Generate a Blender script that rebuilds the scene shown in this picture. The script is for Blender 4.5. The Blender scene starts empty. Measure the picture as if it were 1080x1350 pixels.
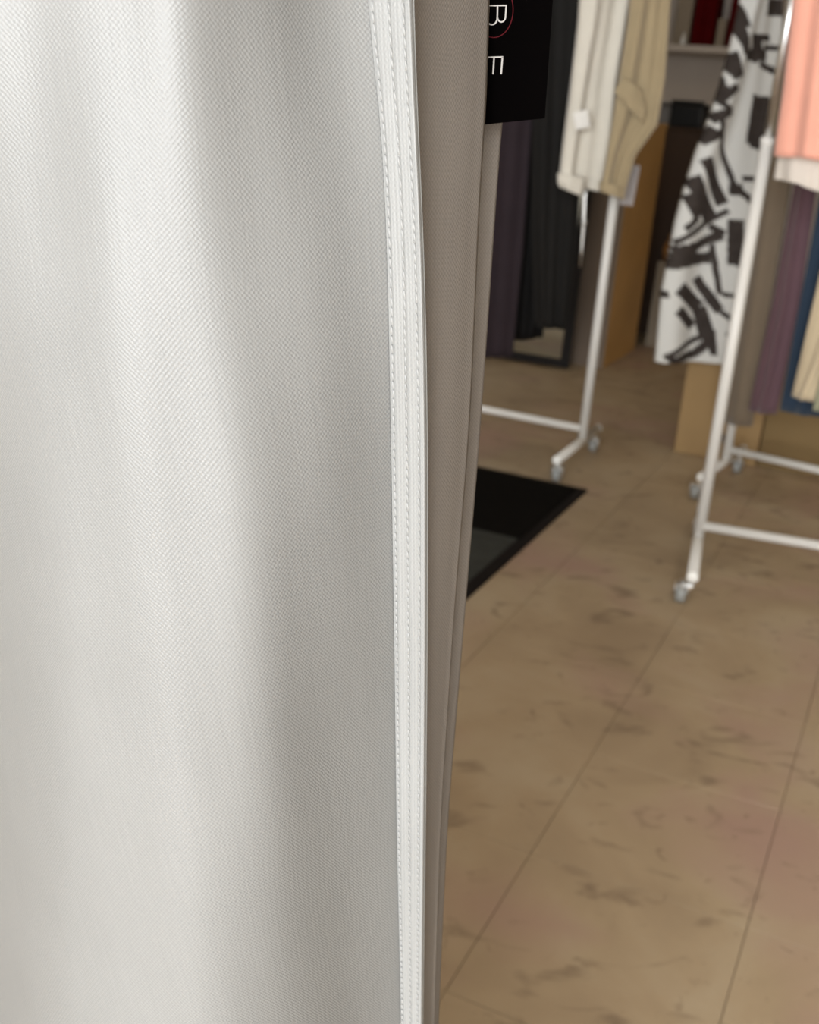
import bpy, bmesh, math, random
from mathutils import Vector, Matrix
random.seed(7)
sc = bpy.context.scene
col = sc.collection
R = math.radians

# ------------------------------------------------------------------ camera
F_PX = 1467.0
PITCH, ROLL, CAM_H = R(20), R(4.5), 1.15
fw = Vector((0, math.cos(PITCH), -math.sin(PITCH)))
up0 = Vector((0, math.sin(PITCH), math.cos(PITCH)))
rt0 = Vector((1, 0, 0))
rt = rt0*math.cos(ROLL) + up0*math.sin(ROLL)
upv = -rt0*math.sin(ROLL) + up0*math.cos(ROLL)
CAM = Vector((0, 0, CAM_H))
cd = bpy.data.cameras.new('camera')
cam = bpy.data.objects.new('camera', cd)
col.objects.link(cam)
cam.matrix_world = Matrix(((rt.x, upv.x, -fw.x, 0), (rt.y, upv.y, -fw.y, 0), (rt.z, upv.z, -fw.z, CAM_H), (0, 0, 0, 1)))
cd.sensor_fit = 'VERTICAL'
cd.sensor_height = 36
cd.lens = F_PX/1350*36
cd.clip_start = 0.02
cd.dof.use_dof = True
cd.dof.focus_distance = 0.315
cd.dof.aperture_fstop = 21
sc.camera = cam

# ------------------------------------------------------------------ world, lamps, exposure
w = bpy.data.worlds.new('sky'); sc.world = w
w.use_nodes = True
nt = w.node_tree
bg = nt.nodes['Background']
bg.inputs['Color'].default_value = (0.80, 0.90, 1.0, 1)
bg.inputs['Strength'].default_value = 0.55
sc.view_settings.view_transform = 'Standard'
sc.view_settings.look = 'None'
sc.view_settings.gamma = 1
sc.view_settings.exposure = 0.0

def area(name, loc, target, sx, sy, power, color):
    ld = bpy.data.lights.new(name, 'AREA')
    ld.shape = 'RECTANGLE'; ld.size = sx; ld.size_y = sy
    ld.energy = power; ld.color = color
    o = bpy.data.objects.new(name, ld); col.objects.link(o)
    o.location = loc
    d = Vector(target) - Vector(loc)
    o.rotation_euler = d.to_track_quat('-Z', 'Y').to_euler()
    return o
WINDOW_W = 390
FILL_W = 4

# room axes: the tile joints run along RA and RB
RA = Vector((0.914, -0.407, 0)); RB = Vector((0.407, 0.914, 0))
def rm(a, b, z=0.0):
    return RA*a + RB*b + Vector((0, 0, z))
ROOM_Z = math.atan2(RA.y, RA.x)
# daylight through the glazed shop front behind and to the left of the camera
area('window_daylight', rm(0.35, -3.15, 1.45), rm(0.1, 0.8, 0.9), 2.4, 2.0, WINDOW_W, (0.95, 0.98, 1.0))
for a, b in ((0.6, 1.8), (-1.6, 4.2), (1.0, 4.6)):  # unseen warm fill lights added under the ceiling, no fixtures
    area('warm_fill_light', rm(a, b, 2.5), rm(a, b, 0), 0.5, 0.5, FILL_W, (1.0, 0.78, 0.52))

# ------------------------------------------------------------------ helpers
def ray(px, py):
    return fw + rt*((px-540)/F_PX) - upv*((py-675)/F_PX)
def on_y(px, py, y):
    r = ray(px, py); return CAM + r*(y/r.y)
def on_z(px, py, z=0):
    r = ray(px, py); return CAM + r*((z-CAM_H)/r.z)

def lerp(a, b, t): return a+(b-a)*t
def poly(pts, x):
    if x <= pts[0][0]: return pts[0][1]
    for (x0, y0), (x1, y1) in zip(pts, pts[1:]):
        if x <= x1:
            return lerp(y0, y1, (x-x0)/(x1-x0))
    return pts[-1][1]
def smooth_poly(pts, x):
    s = 0
    for k in (-60, -30, 0, 30, 60): s += poly(pts, x+k)
    return s/5
def sst(a, b, x):
    t = max(0.0, min(1.0, (x-a)/(b-a))); return t*t*(3-2*t)

def tag(o, label=None, cat=None, group=None, kind=None):
    if label: o['label'] = label
    if cat: o['category'] = cat
    if group: o['group'] = group
    if kind: o['kind'] = kind
    return o
def empty(name, loc, label=None, cat=None, group=None, rz=0):
    o = bpy.data.objects.new(name, None); col.objects.link(o)
    o.location = loc; o.rotation_euler = (0, 0, rz); o.empty_display_size = 0.05
    return tag(o, label, cat, group)
def link(name, me, mat, parent=None):
    o = bpy.data.objects.new(name, me)
    if mat: me.materials.append(mat)
    col.objects.link(o)
    if parent is not None:
        o.parent = parent
        bpy.context.view_layer.update()
        o.matrix_parent_inverse = parent.matrix_world.inverted()
    return o
def finish(name, bm, mat, parent=None, smooth=True, loc=None, recalc=True):
    if recalc: bmesh.ops.recalc_face_normals(bm, faces=bm.faces)
    me = bpy.data.meshes.new(name)
    if loc is not None:
        bmesh.ops.translate(bm, verts=bm.verts, vec=-Vector(loc))
    bm.to_mesh(me); bm.free()
    if smooth:
        for p in me.polygons: p.use_smooth = True
    o = link(name, me, mat, parent)
    if loc is not None: o.location = loc
    return o
def bm_box(bm, c, size, rz=0, bevel=0, rot=None):
    r = bmesh.ops.create_cube(bm, size=1)
    vs = r['verts']
    m = Matrix.Translation(Vector(c)) @ (rot if rot is not None else Matrix.Rotation(rz, 4, 'Z')) @ Matrix.Diagonal((size[0], size[1], size[2], 1))
    bmesh.ops.transform(bm, matrix=m, verts=vs)
    if bevel:
        es = list({e for v in vs for e in v.link_edges})
        bmesh.ops.bevel(bm, geom=es, offset=bevel, segments=2, affect='EDGES', profile=0.6)
def bm_tube(bm, pts, r, n=14, cap=True):
    pts = [Vector(p) for p in pts]
    rad = r if isinstance(r, (list, tuple)) else [r]*len(pts)
    rings = []
    prev = None
    for i, p in enumerate(pts):
        d = (pts[min(i+1, len(pts)-1)] - pts[max(i-1, 0)]).normalized()
        if prev is None:
            a = d.orthogonal().normalized()
        else:
            a = (prev - d*prev.dot(d)).normalized()
        prev = a
        b = d.cross(a)
        rings.append([bm.verts.new(p + a*math.cos(t)*rad[i] + b*math.sin(t)*rad[i]) for t in [2*math.pi*k/n for k in range(n)]])
    for r0, r1 in zip(rings, rings[1:]):
        for k in range(n):
            bm.faces.new((r0[k], r0[(k+1) % n], r1[(k+1) % n], r1[k]))
    if cap:
        bm.faces.new(rings[0]); bm.faces.new(rings[-1][::-1])
def bm_grid(bm, rows, close=False):
    """rows of points -> quads; returns vert rows"""
    vr = [[bm.verts.new(p) for p in row] for row in rows]
    n = len(rows[0])
    for a, b in zip(vr, vr[1:]):
        for k in range(n if close else n-1):
            bm.faces.new((a[k], a[(k+1) % n], b[(k+1) % n], b[k]))
    return vr

# ------------------------------------------------------------------ materials
def srgb(r, g, b):
    f = lambda c: ((c/255)/12.92 if c/255 <= 0.04045 else ((c/255+0.055)/1.055)**2.4)
    return (f(r), f(g), f(b), 1)
def mat(name, rgb, rough=0.6, metal=0.0, noise=0.06, scale=8, bump=0.0, bscale=60, spec=0.4, sheen=0.0, trans=0.0, coat=0.0):
    m = bpy.data.materials.new(name); m.use_nodes = True
    t = m.node_tree; p = t.nodes['Principled BSDF']
    tc = t.nodes.new('ShaderNodeTexCoord')
    nz = t.nodes.new('ShaderNodeTexNoise'); nz.inputs['Scale'].default_value = scale; nz.inputs['Detail'].default_value = 4
    t.links.new(tc.outputs['Object'], nz.inputs['Vector'])
    mx = t.nodes.new('ShaderNodeMix'); mx.data_type = 'RGBA'
    c = rgb
    mx.inputs['A'].default_value = (c[0]*(1-noise*2), c[1]*(1-noise*2), c[2]*(1-noise*2), 1)
    mx.inputs['B'].default_value = (min(1, c[0]*(1+noise*2)), min(1, c[1]*(1+noise*2)), min(1, c[2]*(1+noise*2)), 1)
    t.links.new(nz.outputs['Fac'], mx.inputs['Factor'])
    t.links.new(mx.outputs['Result'], p.inputs['Base Color'])
    p.inputs['Roughness'].default_value = rough
    p.inputs['Metallic'].default_value = metal
    p.inputs['Specular IOR Level'].default_value = spec
    if sheen: p.inputs['Sheen Weight'].default_value = sheen
    if trans: p.inputs['Transmission Weight'].default_value = trans
    if coat: p.inputs['Coat Weight'].default_value = coat
    if bump:
        n2 = t.nodes.new('ShaderNodeTexNoise'); n2.inputs['Scale'].default_value = bscale; n2.inputs['Detail'].default_value = 5
        t.links.new(tc.outputs['Object'], n2.inputs['Vector'])
        b = t.nodes.new('ShaderNodeBump'); b.inputs['Strength'].default_value = bump; b.inputs['Distance'].default_value = 0.004
        t.links.new(n2.outputs['Fac'], b.inputs['Height']); t.links.new(b.outputs['Normal'], p.inputs['Normal'])
    return m

def weave_mat(name, rgb, strip=False, sheen=0.25, rough=0.5, spec=0.45, contrast=0.10, mottle=0.05):
    """satin weave: fine thread crossings from the cloth's own UV (metres)"""
    m = bpy.data.materials.new(name); m.use_nodes = True
    t = m.node_tree; p = t.nodes['Principled BSDF']; L = t.links.new
    uv = t.nodes.new('ShaderNodeUVMap'); sp = t.nodes.new('ShaderNodeSeparateXYZ'); L(uv.outputs['UV'], sp.inputs[0])
    def mth(op, a, b=None):
        n = t.nodes.new('ShaderNodeMath'); n.operation = op
        for i, v in enumerate((a, b)):
            if v is None: continue
            if isinstance(v, (int, float)): n.inputs[i].default_value = v
            else: L(v, n.inputs[i])
        return n.outputs[0]
    U, V = sp.outputs[0], sp.outputs[1]
    # threads wander slightly
    nz = t.nodes.new('ShaderNodeTexNoise'); nz.inputs['Scale'].default_value = 260; nz.inputs['Detail'].default_value = 3
    L(uv.outputs['UV'], nz.inputs['Vector'])
    wob = mth('MULTIPLY', mth('SUBTRACT', nz.outputs['Fac'], 0.5), 0.0007)
    k = 2*math.pi/(0.00130 if not strip else 0.0011)
    su = mth('SINE', mth('MULTIPLY', mth('ADD', U, wob), k))
    kv = 2*math.pi/0.00145
    sv = mth('SINE', mth('MULTIPLY', mth('ADD', V, wob), kv))
    wv = mth('MULTIPLY', su, sv)
    if strip: wv = mth('ADD', mth('MULTIPLY', wv, 0.45), mth('MULTIPLY', su, 0.55))
    # warp lines: noise drawn out along the cloth
    mp = t.nodes.new('ShaderNodeMapping'); mp.inputs['Scale'].default_value = (1300, 22, 1); L(uv.outputs['UV'], mp.inputs['Vector'])
    wl = t.nodes.new('ShaderNodeTexNoise'); wl.inputs['Scale'].default_value = 1; wl.inputs['Detail'].default_value = 2; L(mp.outputs[0], wl.inputs['Vector'])
    warp = mth('MULTIPLY', mth('SUBTRACT', wl.outputs['Fac'], 0.5), 1.6)
    n3 = t.nodes.new('ShaderNodeTexNoise'); n3.inputs['Scale'].default_value = 1500; n3.inputs['Detail'].default_value = 2; L(uv.outputs['UV'], n3.inputs['Vector'])
    grain = mth('MULTIPLY', mth('SUBTRACT', n3.outputs['Fac'], 0.5), 1.6)
    h = mth('ADD', mth('ADD', wv, warp), grain)
    n4 = t.nodes.new('ShaderNodeTexNoise'); n4.inputs['Scale'].default_value = 26; n4.inputs['Detail'].default_value = 3; L(uv.outputs['UV'], n4.inputs['Vector'])
    mot = mth('MULTIPLY', mth('SUBTRACT', n4.outputs['Fac'], 0.5), mottle*2)
    fac = mth('ADD', mth('ADD', mth('MULTIPLY', h, contrast), 1.0), mot)
    vm = t.nodes.new('ShaderNodeVectorMath'); vm.operation = 'SCALE'; vm.inputs[0].default_value = rgb[:3]; L(fac, vm.inputs['Scale'])
    L(vm.outputs[0], p.inputs['Base Color'])
    p.inputs['Roughness'].default_value = rough
    p.inputs['Specular IOR Level'].default_value = spec
    p.inputs['Sheen Weight'].default_value = sheen
    p.inputs['Sheen Roughness'].default_value = 0.4
    b = t.nodes.new('ShaderNodeBump'); b.inputs['Strength'].default_value = 0.35; b.inputs['Distance'].default_value = 0.00012
    L(h, b.inputs['Height']); L(b.outputs['Normal'], p.inputs['Normal'])
    return m

def cloth_mat(name, rgb, rough=0.8, sheen=0.3, noise=0.05):
    return mat(name, rgb, rough=rough, noise=noise, scale=14, bump=0.25, bscale=220, sheen=sheen, spec=0.25)

M = {}
M['satin'] = weave_mat('silver_satin', (0.180, 0.178, 0.171), contrast=0.08, mottle=0.06, sheen=0.02, rough=0.45, spec=0.4)
M['satin_lit'] = weave_mat('silver_satin_lit', (0.215, 0.213, 0.205), strip=True, contrast=0.10, sheen=0.02, spec=0.3)  # same satin made paler, the lit look put into the colour
M['satin_shaded'] = weave_mat('silver_satin_shaded', (0.165, 0.145, 0.126), sheen=0.01, rough=0.65, spec=0.25)  # same satin darkened and warmed, shade put into the colour
M['thread'] = mat('sewing_thread', (0.24, 0.238, 0.23), rough=0.45, noise=0.05, scale=300)
M['card'] = mat('black_card', (0.001, 0.0008, 0.0008), rough=1.0, noise=0.1, spec=0.0)
M['ink_white'] = mat('white_print', (0.30, 0.28, 0.265), rough=0.8, noise=0.02, spec=0.1)
M['ink_red'] = mat('red_print', (0.045, 0.004, 0.006), rough=0.8, noise=0.02, spec=0.05)
M['white_paint'] = mat('white_enamel', (0.74, 0.72, 0.68), rough=0.35, noise=0.03)
M['chrome'] = mat('chrome', (0.85, 0.85, 0.84), rough=0.3, metal=1.0, noise=0.02)
M['cap'] = mat('white_plastic', (0.95, 0.94, 0.90), rough=0.25, noise=0.01, coat=0.5)
M['wheel'] = mat('grey_clear_plastic', (0.45, 0.46, 0.45), rough=0.2, noise=0.05, trans=0.35)
M['white_cloth'] = cloth_mat('cream_white_cotton', (0.66, 0.62, 0.54))
M['beige_cloth'] = cloth_mat('beige_cotton', (0.35, 0.275, 0.165))
M['plum'] = cloth_mat('dark_plum_wool', (0.024, 0.015, 0.019), noise=0.1, sheen=0.04)
M['charcoal'] = cloth_mat('charcoal_wool', (0.008, 0.007, 0.006), noise=0.1, sheen=0.02)
M['black_cloth'] = cloth_mat('dark_gap_cloth', (0.003, 0.0025, 0.0025), noise=0.1, sheen=0.0)
M['pink'] = cloth_mat('salmon_pink_cotton', (0.84, 0.40, 0.30))
M['hem_white'] = cloth_mat('white_lining', (0.68, 0.62, 0.55))
M['tab_white'] = cloth_mat('bright_white_cotton', (0.80, 0.78, 0.74))
M['taupe'] = cloth_mat('taupe_cloth', (0.165, 0.125, 0.085))
M['mauve'] = cloth_mat('mauve_cloth', (0.125, 0.067, 0.080))
M['navy'] = cloth_mat('navy_cloth', (0.022, 0.042, 0.075))
M['cream'] = cloth_mat('cream_cloth', (0.60, 0.49, 0.33))
M['sage'] = cloth_mat('sage_cloth', (0.30, 0.30, 0.20))
M['rubber'] = mat('black_rubber', (0.012, 0.009, 0.008), rough=0.8, noise=0.1, spec=0.15, bump=0.3, bscale=150)
M['pile_black'] = mat('black_carpet', (0.008, 0.007, 0.006), rough=1, noise=0.2, scale=60, bump=0.8, bscale=400, spec=0.05)
M['pile_grey'] = mat('grey_carpet', (0.060, 0.062, 0.056), rough=1, noise=0.12, scale=20, bump=0.8, bscale=400, spec=0.05)
M['mirror'] = mat('mirror_glass', (0.55, 0.57, 0.54), rough=0.03, metal=1.0, noise=0.0)
M['black_frame'] = mat('black_frame', (0.006, 0.004, 0.004), rough=0.5, noise=0.1, spec=0.3)
M['wall'] = mat('painted_wall', (0.40, 0.36, 0.31), rough=0.9, noise=0.05, scale=3, bump=0.1)
M['shelf_white'] = mat('white_laminate', (0.60, 0.53, 0.46), rough=0.5, noise=0.03)
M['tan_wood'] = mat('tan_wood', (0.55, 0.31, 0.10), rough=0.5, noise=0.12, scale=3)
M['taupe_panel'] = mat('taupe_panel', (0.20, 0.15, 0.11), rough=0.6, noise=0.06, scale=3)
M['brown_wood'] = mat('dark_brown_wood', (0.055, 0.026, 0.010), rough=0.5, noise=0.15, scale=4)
M['cardboard'] = mat('cardboard', (0.34, 0.22, 0.10), rough=0.85, noise=0.06, scale=5, bump=0.1)
M['cardboard_shaded'] = mat('shaded_cardboard', (0.22, 0.145, 0.062), rough=0.85, noise=0.06, scale=5, bump=0.1)  # same cardboard darkened, shade of the hanging clothes put into the colour
M['tape'] = mat('packing_tape', (0.30, 0.20, 0.09), rough=0.3, noise=0.03)
M['black_plastic'] = mat('black_plastic', (0.006, 0.006, 0.006), rough=0.4, noise=0.1)
M['red'] = mat('dark_red_paper', (0.075, 0.0015, 0.002), rough=0.7, noise=0.15, scale=12, spec=0.05)
M['paper'] = mat('grey_beige_paper', (0.30, 0.245, 0.18), rough=0.8, noise=0.08, scale=6, bump=0.4, bscale=25)
M['amber'] = mat('amber_glass', (0.42, 0.19, 0.06), rough=0.15, noise=0.05, coat=0.6)
M['ceiling'] = mat('ceiling_paint', (0.50, 0.47, 0.42), rough=0.9, noise=0.02)
M['ticket'] = mat('clear_grey_ticket', (0.30, 0.27, 0.26), rough=0.35, noise=0.05)
M['grout'] = mat('grout', (0.27, 0.20, 0.13), rough=0.95, noise=0.1, scale=30)

def floor_mat():
    m = bpy.data.materials.new('beige_stone_tile'); m.use_nodes = True
    t = m.node_tree; p = t.nodes['Principled BSDF']; L = t.links.new
    g = t.nodes.new('ShaderNodeNewGeometry')
    def noise(scale, det, dist, vec=None):
        n = t.nodes.new('ShaderNodeTexNoise'); n.inputs['Scale'].default_value = scale; n.inputs['Detail'].default_value = det
        n.inputs['Distortion'].default_value = dist; L(vec or g.outputs['Position'], n.inputs['Vector']); return n.outputs['Fac']
    def ramp(fac, stops):
        r = t.nodes.new('ShaderNodeValToRGB'); L(fac, r.inputs['Fac'])
        e = r.color_ramp.elements
        e[0].position, e[0].color = stops[0]; e[1].position, e[1].color = stops[-1]
        for s in stops[1:-1]:
            x = e.new(s[0]); x.color = s[1]
        return r.outputs['Color']
    def mix(a, b, f, mode='MIX'):
        n = t.nodes.new('ShaderNodeMix'); n.data_type = 'RGBA'; n.blend_type = mode
        L(a, n.inputs['A'])
        if isinstance(b, tuple): n.inputs['B'].default_value = b
        else: L(b, n.inputs['B'])
        if isinstance(f, float): n.inputs['Factor'].default_value = f
        else: L(f, n.inputs['Factor'])
        return n.outputs['Result']
    base = ramp(noise(3.2, 5, 0.6), [(0.30, (0.37, 0.275, 0.175, 1)), (0.5, (0.44, 0.335, 0.215, 1)), (0.7, (0.49, 0.395, 0.27, 1))])
    pink = ramp(noise(2.0, 3, 0.4), [(0.50, (0, 0, 0, 1)), (0.68, (1, 1, 1, 1))])
    c1 = mix(base, (0.42, 0.28, 0.215, 1), pink)
    mp = t.nodes.new('ShaderNodeMapping'); mp.inputs['Rotation'].default_value = (0, 0, 0.9); mp.inputs['Scale'].default_value = (7, 13, 1)
    L(g.outputs['Position'], mp.inputs['Vector'])
    st = ramp(noise(1.0, 4, 1.2, mp.outputs[0]), [(0.58, (0, 0, 0, 1)), (0.73, (0.7, 0.7, 0.7, 1))])
    c2 = mix(c1, (0.20, 0.145, 0.095, 1), st)
    sp = ramp(noise(24, 3, 0.8), [(0.66, (0, 0, 0, 1)), (0.74, (0.5, 0.5, 0.5, 1))])
    c3 = mix(c2, (0.20, 0.14, 0.09, 1), sp)
    L(c3, p.inputs['Base Color'])
    p.inputs['Roughness'].default_value = 0.55
    p.inputs['Specular IOR Level'].default_value = 0.35
    b = t.nodes.new('ShaderNodeBump'); b.inputs['Strength'].default_value = 0.15; b.inputs['Distance'].default_value = 0.003
    L(noise(30, 5, 0.3), b.inputs['Height']); L(b.outputs['Normal'], p.inputs['Normal'])
    return m
M['floor'] = floor_mat()

def print_mat():
    m = bpy.data.materials.new('brush_print_cotton'); m.use_nodes = True
    t = m.node_tree; p = t.nodes['Principled BSDF']; L = t.links.new
    a = t.nodes.new('ShaderNodeVertexColor'); a.layer_name = 'print'
    tc = t.nodes.new('ShaderNodeTexCoord')
    n = t.nodes.new('ShaderNodeTexNoise'); n.inputs['Scale'].default_value = 40; n.inputs['Detail'].default_value = 4; L(tc.outputs['Object'], n.inputs['Vector'])
    ink = t.nodes.new('ShaderNodeMix'); ink.data_type = 'RGBA'
    ink.inputs['A'].default_value = (0.022, 0.017, 0.014, 1); ink.inputs['B'].default_value = (0.07, 0.055, 0.048, 1); L(n.outputs['Fac'], ink.inputs['Factor'])
    mx = t.nodes.new('ShaderNodeMix'); mx.data_type = 'RGBA'
    L(a.outputs['Color'], mx.inputs['Factor']); mx.inputs['A'].default_value = (0.68, 0.67, 0.635, 1); L(ink.outputs['Result'], mx.inputs['B'])
    L(mx.outputs['Result'], p.inputs['Base Color'])
    p.inputs['Roughness'].default_value = 0.8; p.inputs['Specular IOR Level'].default_value = 0.2
    return m
M['print'] = print_mat()

# ------------------------------------------------------------------ room shell
A0, A1, B0, B1, HC = -3.2, 2.6, -3.0, 6.95, 2.6
def wall_box(name, a0, a1, b0, b1, z0, z1, m):
    bm = bmesh.new()
    bm_box(bm, (0, 0, 0), (a1-a0, b1-b0, z1-z0))
    o = finish(name, bm, m, smooth=False)
    o.location = rm((a0+a1)/2, (b0+b1)/2, (z0+z1)/2); o.rotation_euler = (0, 0, ROOM_Z)
    o['kind'] = 'structure'
    return o
floor = wall_box('floor', A0, A1, B0, B1, -0.10, -0.0035, M['grout'])
wall_box('ceiling', A0, A1, B0, B1, HC, HC+0.1, M['ceiling'])
wall_box('wall_back', A0-0.1, A1+0.1, B1, B1+0.1, 0, HC, M['wall'])
wall_box('wall_left', A0-0.1, A0, B0, B1, 0, HC, M['wall'])
wall_box('wall_right', A1, A1+0.1, B0, B1, 0, HC, M['wall'])
wall_box('wall_front', A0-0.1, A1+0.1, B0-0.1, B0, 2.42, HC, M['wall'])
# shop front behind the camera: mullions and a low plinth
wf = wall_box('window_1', A0, A1, B0-0.09, B0-0.01, 0.0, 0.14, M['white_paint'])
for k in range(5):
    a = A0+0.03+(A1-A0-0.06)*k/4
    bm = bmesh.new(); bm_box(bm, rm(a, B0-0.05, 1.28), (0.05, 0.06, 2.28), rz=ROOM_Z)
    finish('mullion', bm, M['white_paint'], wf, smooth=False)

# floor tiles with recessed joints: T square, two joints seen at a = A_J and A_J - T
T = 0.354
A_J = rm(0, 0).x
g1 = on_z(1075, 905); A_J = g1.x*RA.x + g1.y*RA.y
j1 = on_z(970, 1219); B_J = j1.x*RB.x + j1.y*RB.y
bm = bmesh.new(); gap = 0.0013
s = T-gap
bm_box(bm, (0, 0, -0.005), (s, s, 0.01))
top = [e for e in bm.edges if all(v.co.z > -0.001 for v in e.verts)]
bmesh.ops.bevel(bm, geom=top, offset=0.0004, segments=1, affect='EDGES')
tile_me = bpy.data.meshes.new('tile'); bm.to_mesh(tile_me); bm.free(); tile_me.materials.append(M['floor'])
bpy.context.view_layer.update()
floor_inv = floor.matrix_world.inverted()
na0 = math.ceil((A0 - A_J)/T); na1 = math.floor((A1 - A_J)/T)
nb0 = math.ceil((B0 - B_J)/T); nb1 = math.floor((B1 - B_J)/T)
cells = []
for i in range(na0, na1):
    for j in range(nb0, nb1):
        c = rm(A_J+(i+0.5)*T, B_J+(j+0.5)*T)
        d = c - CAM; z = d.dot(fw)
        vis = 9
        if z > 0.2:
            px, py = 540+F_PX*d.dot(rt)/z, 675-F_PX*d.dot(upv)/z
            m_ = 420/z
            if 430-m_ < px < 1080+m_ and 300 < py < 1350+m_: vis = 0
        cells.append((vis, z, c))
cells.sort(key=lambda q: (q[0], q[1]))
near = cells[:290]; rest = cells[290:]
for k, (v, z, c) in enumerate(near):
    o = bpy.data.objects.new('tile', tile_me); col.objects.link(o)
    o.parent = floor; o.matrix_parent_inverse = floor_inv
    o.location = c + Vector((0, 0, random.uniform(-0.0004, 0.0004))); o.rotation_euler = (0, 0, ROOM_Z)
if rest:
    bm = bmesh.new()
    for v, z, c in rest:
        bm_box(bm, c+Vector((0, 0, -0.005)), (s, s, 0.01), rz=ROOM_Z)
    o = finish('tile_field', bm, M['floor'], floor, smooth=False); o['kind'] = 'stuff'

# ------------------------------------------------------------------ clothes racks
def make_rack(loc, along, across, length, foot, label, group='white rolling clothes racks', bar_z=1.68, over=0.0, splice=1.13, rail_z=0.135, caster_off=(0.0, 0.0), foot_back=None):
    al = Vector((along[0], along[1], 0)).normalized(); ac = Vector((across[0], across[1], 0)).normalized()
    if foot_back is None: foot_back = foot
    base = Vector(loc)
    root = empty('clothes_rack', base, label, 'clothes rack', group)
    for e, s_ in ((0, 1), (length, 1)):
        p = base + al*e
        bm = bmesh.new(); bm_tube(bm, [p+Vector((0, 0, 0.09)), p+Vector((0, 0, splice))], 0.0155, 20)
        finish('post', bm, M['white_paint'], root)
        bm = bmesh.new(); bm_tube(bm, [p+Vector((0, 0, splice-0.005)), p+Vector((0, 0, splice+0.012))], 0.0175, 20)
        finish('collar', bm, M['white_paint'], root)
        bm = bmesh.new(); bm_tube(bm, [p+Vector((0, 0, splice)), p+Vector((0, 0, bar_z))], 0.0115, 18)
        o = finish('extension_post', bm, M['chrome'], root); o['label'] = 'chrome inner tube of the post'
        f0 = p - ac*foot; f1 = p + ac*foot_back
        zf = Vector((0, 0, 0.082))
        bm = bmesh.new(); bm_tube(bm, [f0+zf, f1+zf], 0.0145, 18)
        finish('foot', bm, M['white_paint'], root)
        for q, d in ((f0, -ac), (f1, ac)):
            bm = bmesh.new(); bm_tube(bm, [q+zf-d*0.001, q+zf+d*0.003, q+zf+d*0.005], [0.0155, 0.0155, 0.011], 18)
            o = finish('end_cap', bm, M['cap'], root); o['label'] = 'white plastic end cap'
            c = q - d*0.028
            bm = bmesh.new()
            bm_tube(bm, [c+Vector((0, 0, 0.07)), c+Vector((0, 0, 0.052))], 0.006, 12)
            side = Vector((-d.y, d.x, 0))
            off = Vector((caster_off[0], caster_off[1], 0)) if d is not ac else Vector()
            w_c = c + off + Vector((0, 0, 0.026))
            bm_box(bm, c+off*0.5+Vector((0, 0, 0.051)), (0.036, 0.036, 0.008), rz=math.atan2(al.y, al.x), bevel=0.002)
            bm_box(bm, w_c+al*0.0165+Vector((0, 0, 0.010)), (0.003, 0.024, 0.034), rz=math.atan2(al.y, al.x))
            bm_box(bm, w_c-al*0.0165+Vector((0, 0, 0.010)), (0.003, 0.024, 0.034), rz=math.atan2(al.y, al.x))
            cs = finish('caster', bm, M['chrome'], root); cs['label'] = 'metal caster fork'
            bm = bmesh.new()
            bm_tube(bm, [w_c-al*0.013, w_c-al*0.010, w_c+al*0.010, w_c+al*0.013], [0.020, 0.0255, 0.0255, 0.020], 22)
            bm_tube(bm, [w_c-al*0.0185, w_c+al*0.0185], 0.005, 10)
            o = finish('wheel', bm, M['wheel'], cs); o['label'] = 'grey translucent wheel'
    bm = bmesh.new(); bm_tube(bm, [base+Vector((0, 0, rail_z)), base+al*length+Vector((0, 0, rail_z))], 0.0125, 18)
    finish('bottom_rail', bm, M['white_paint'], root)
    bm = bmesh.new(); bm_tube(bm, [base-al*over+Vector((0, 0, bar_z)), base+al*(length+over)+Vector((0, 0, bar_z))], 0.0125, 18)
    o = finish('hanging_bar', bm, M['chrome'], root); o['label'] = 'chrome hanging bar'
    return root, al, ac

make_rack((0.591, 3.814, 0), (-0.90, 0.436), (0.40, 0.917), 1.25, 0.29, 'white rack in front of the mirror, nearest the black mat', over=0.22, foot_back=0.20, rail_z=0.125)
make_rack((0.803, 2.894, 0), (0.96, -0.28), (0.256, 0.967), 1.2, 0.285, 'white rack nearest the camera, with the pink top', rail_z=0.125, caster_off=(-0.022, 0.0))
make_rack((1.073, 3.696, 0), (0.84, -0.54), (0.52, 0.85), 0.85, 0.25, 'white rack behind the pink one, by the cardboard box', rail_z=0.125, caster_off=(-0.018, 0.0), over=0.28, foot_back=0.20)
# the rack that carries the trousers in front of the lens
make_rack((-0.95, 0.36, 0), (1, 0), (0, 1), 1.95, 0.22, 'white rack holding the silver trousers right in front', bar_z=1.42)

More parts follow.
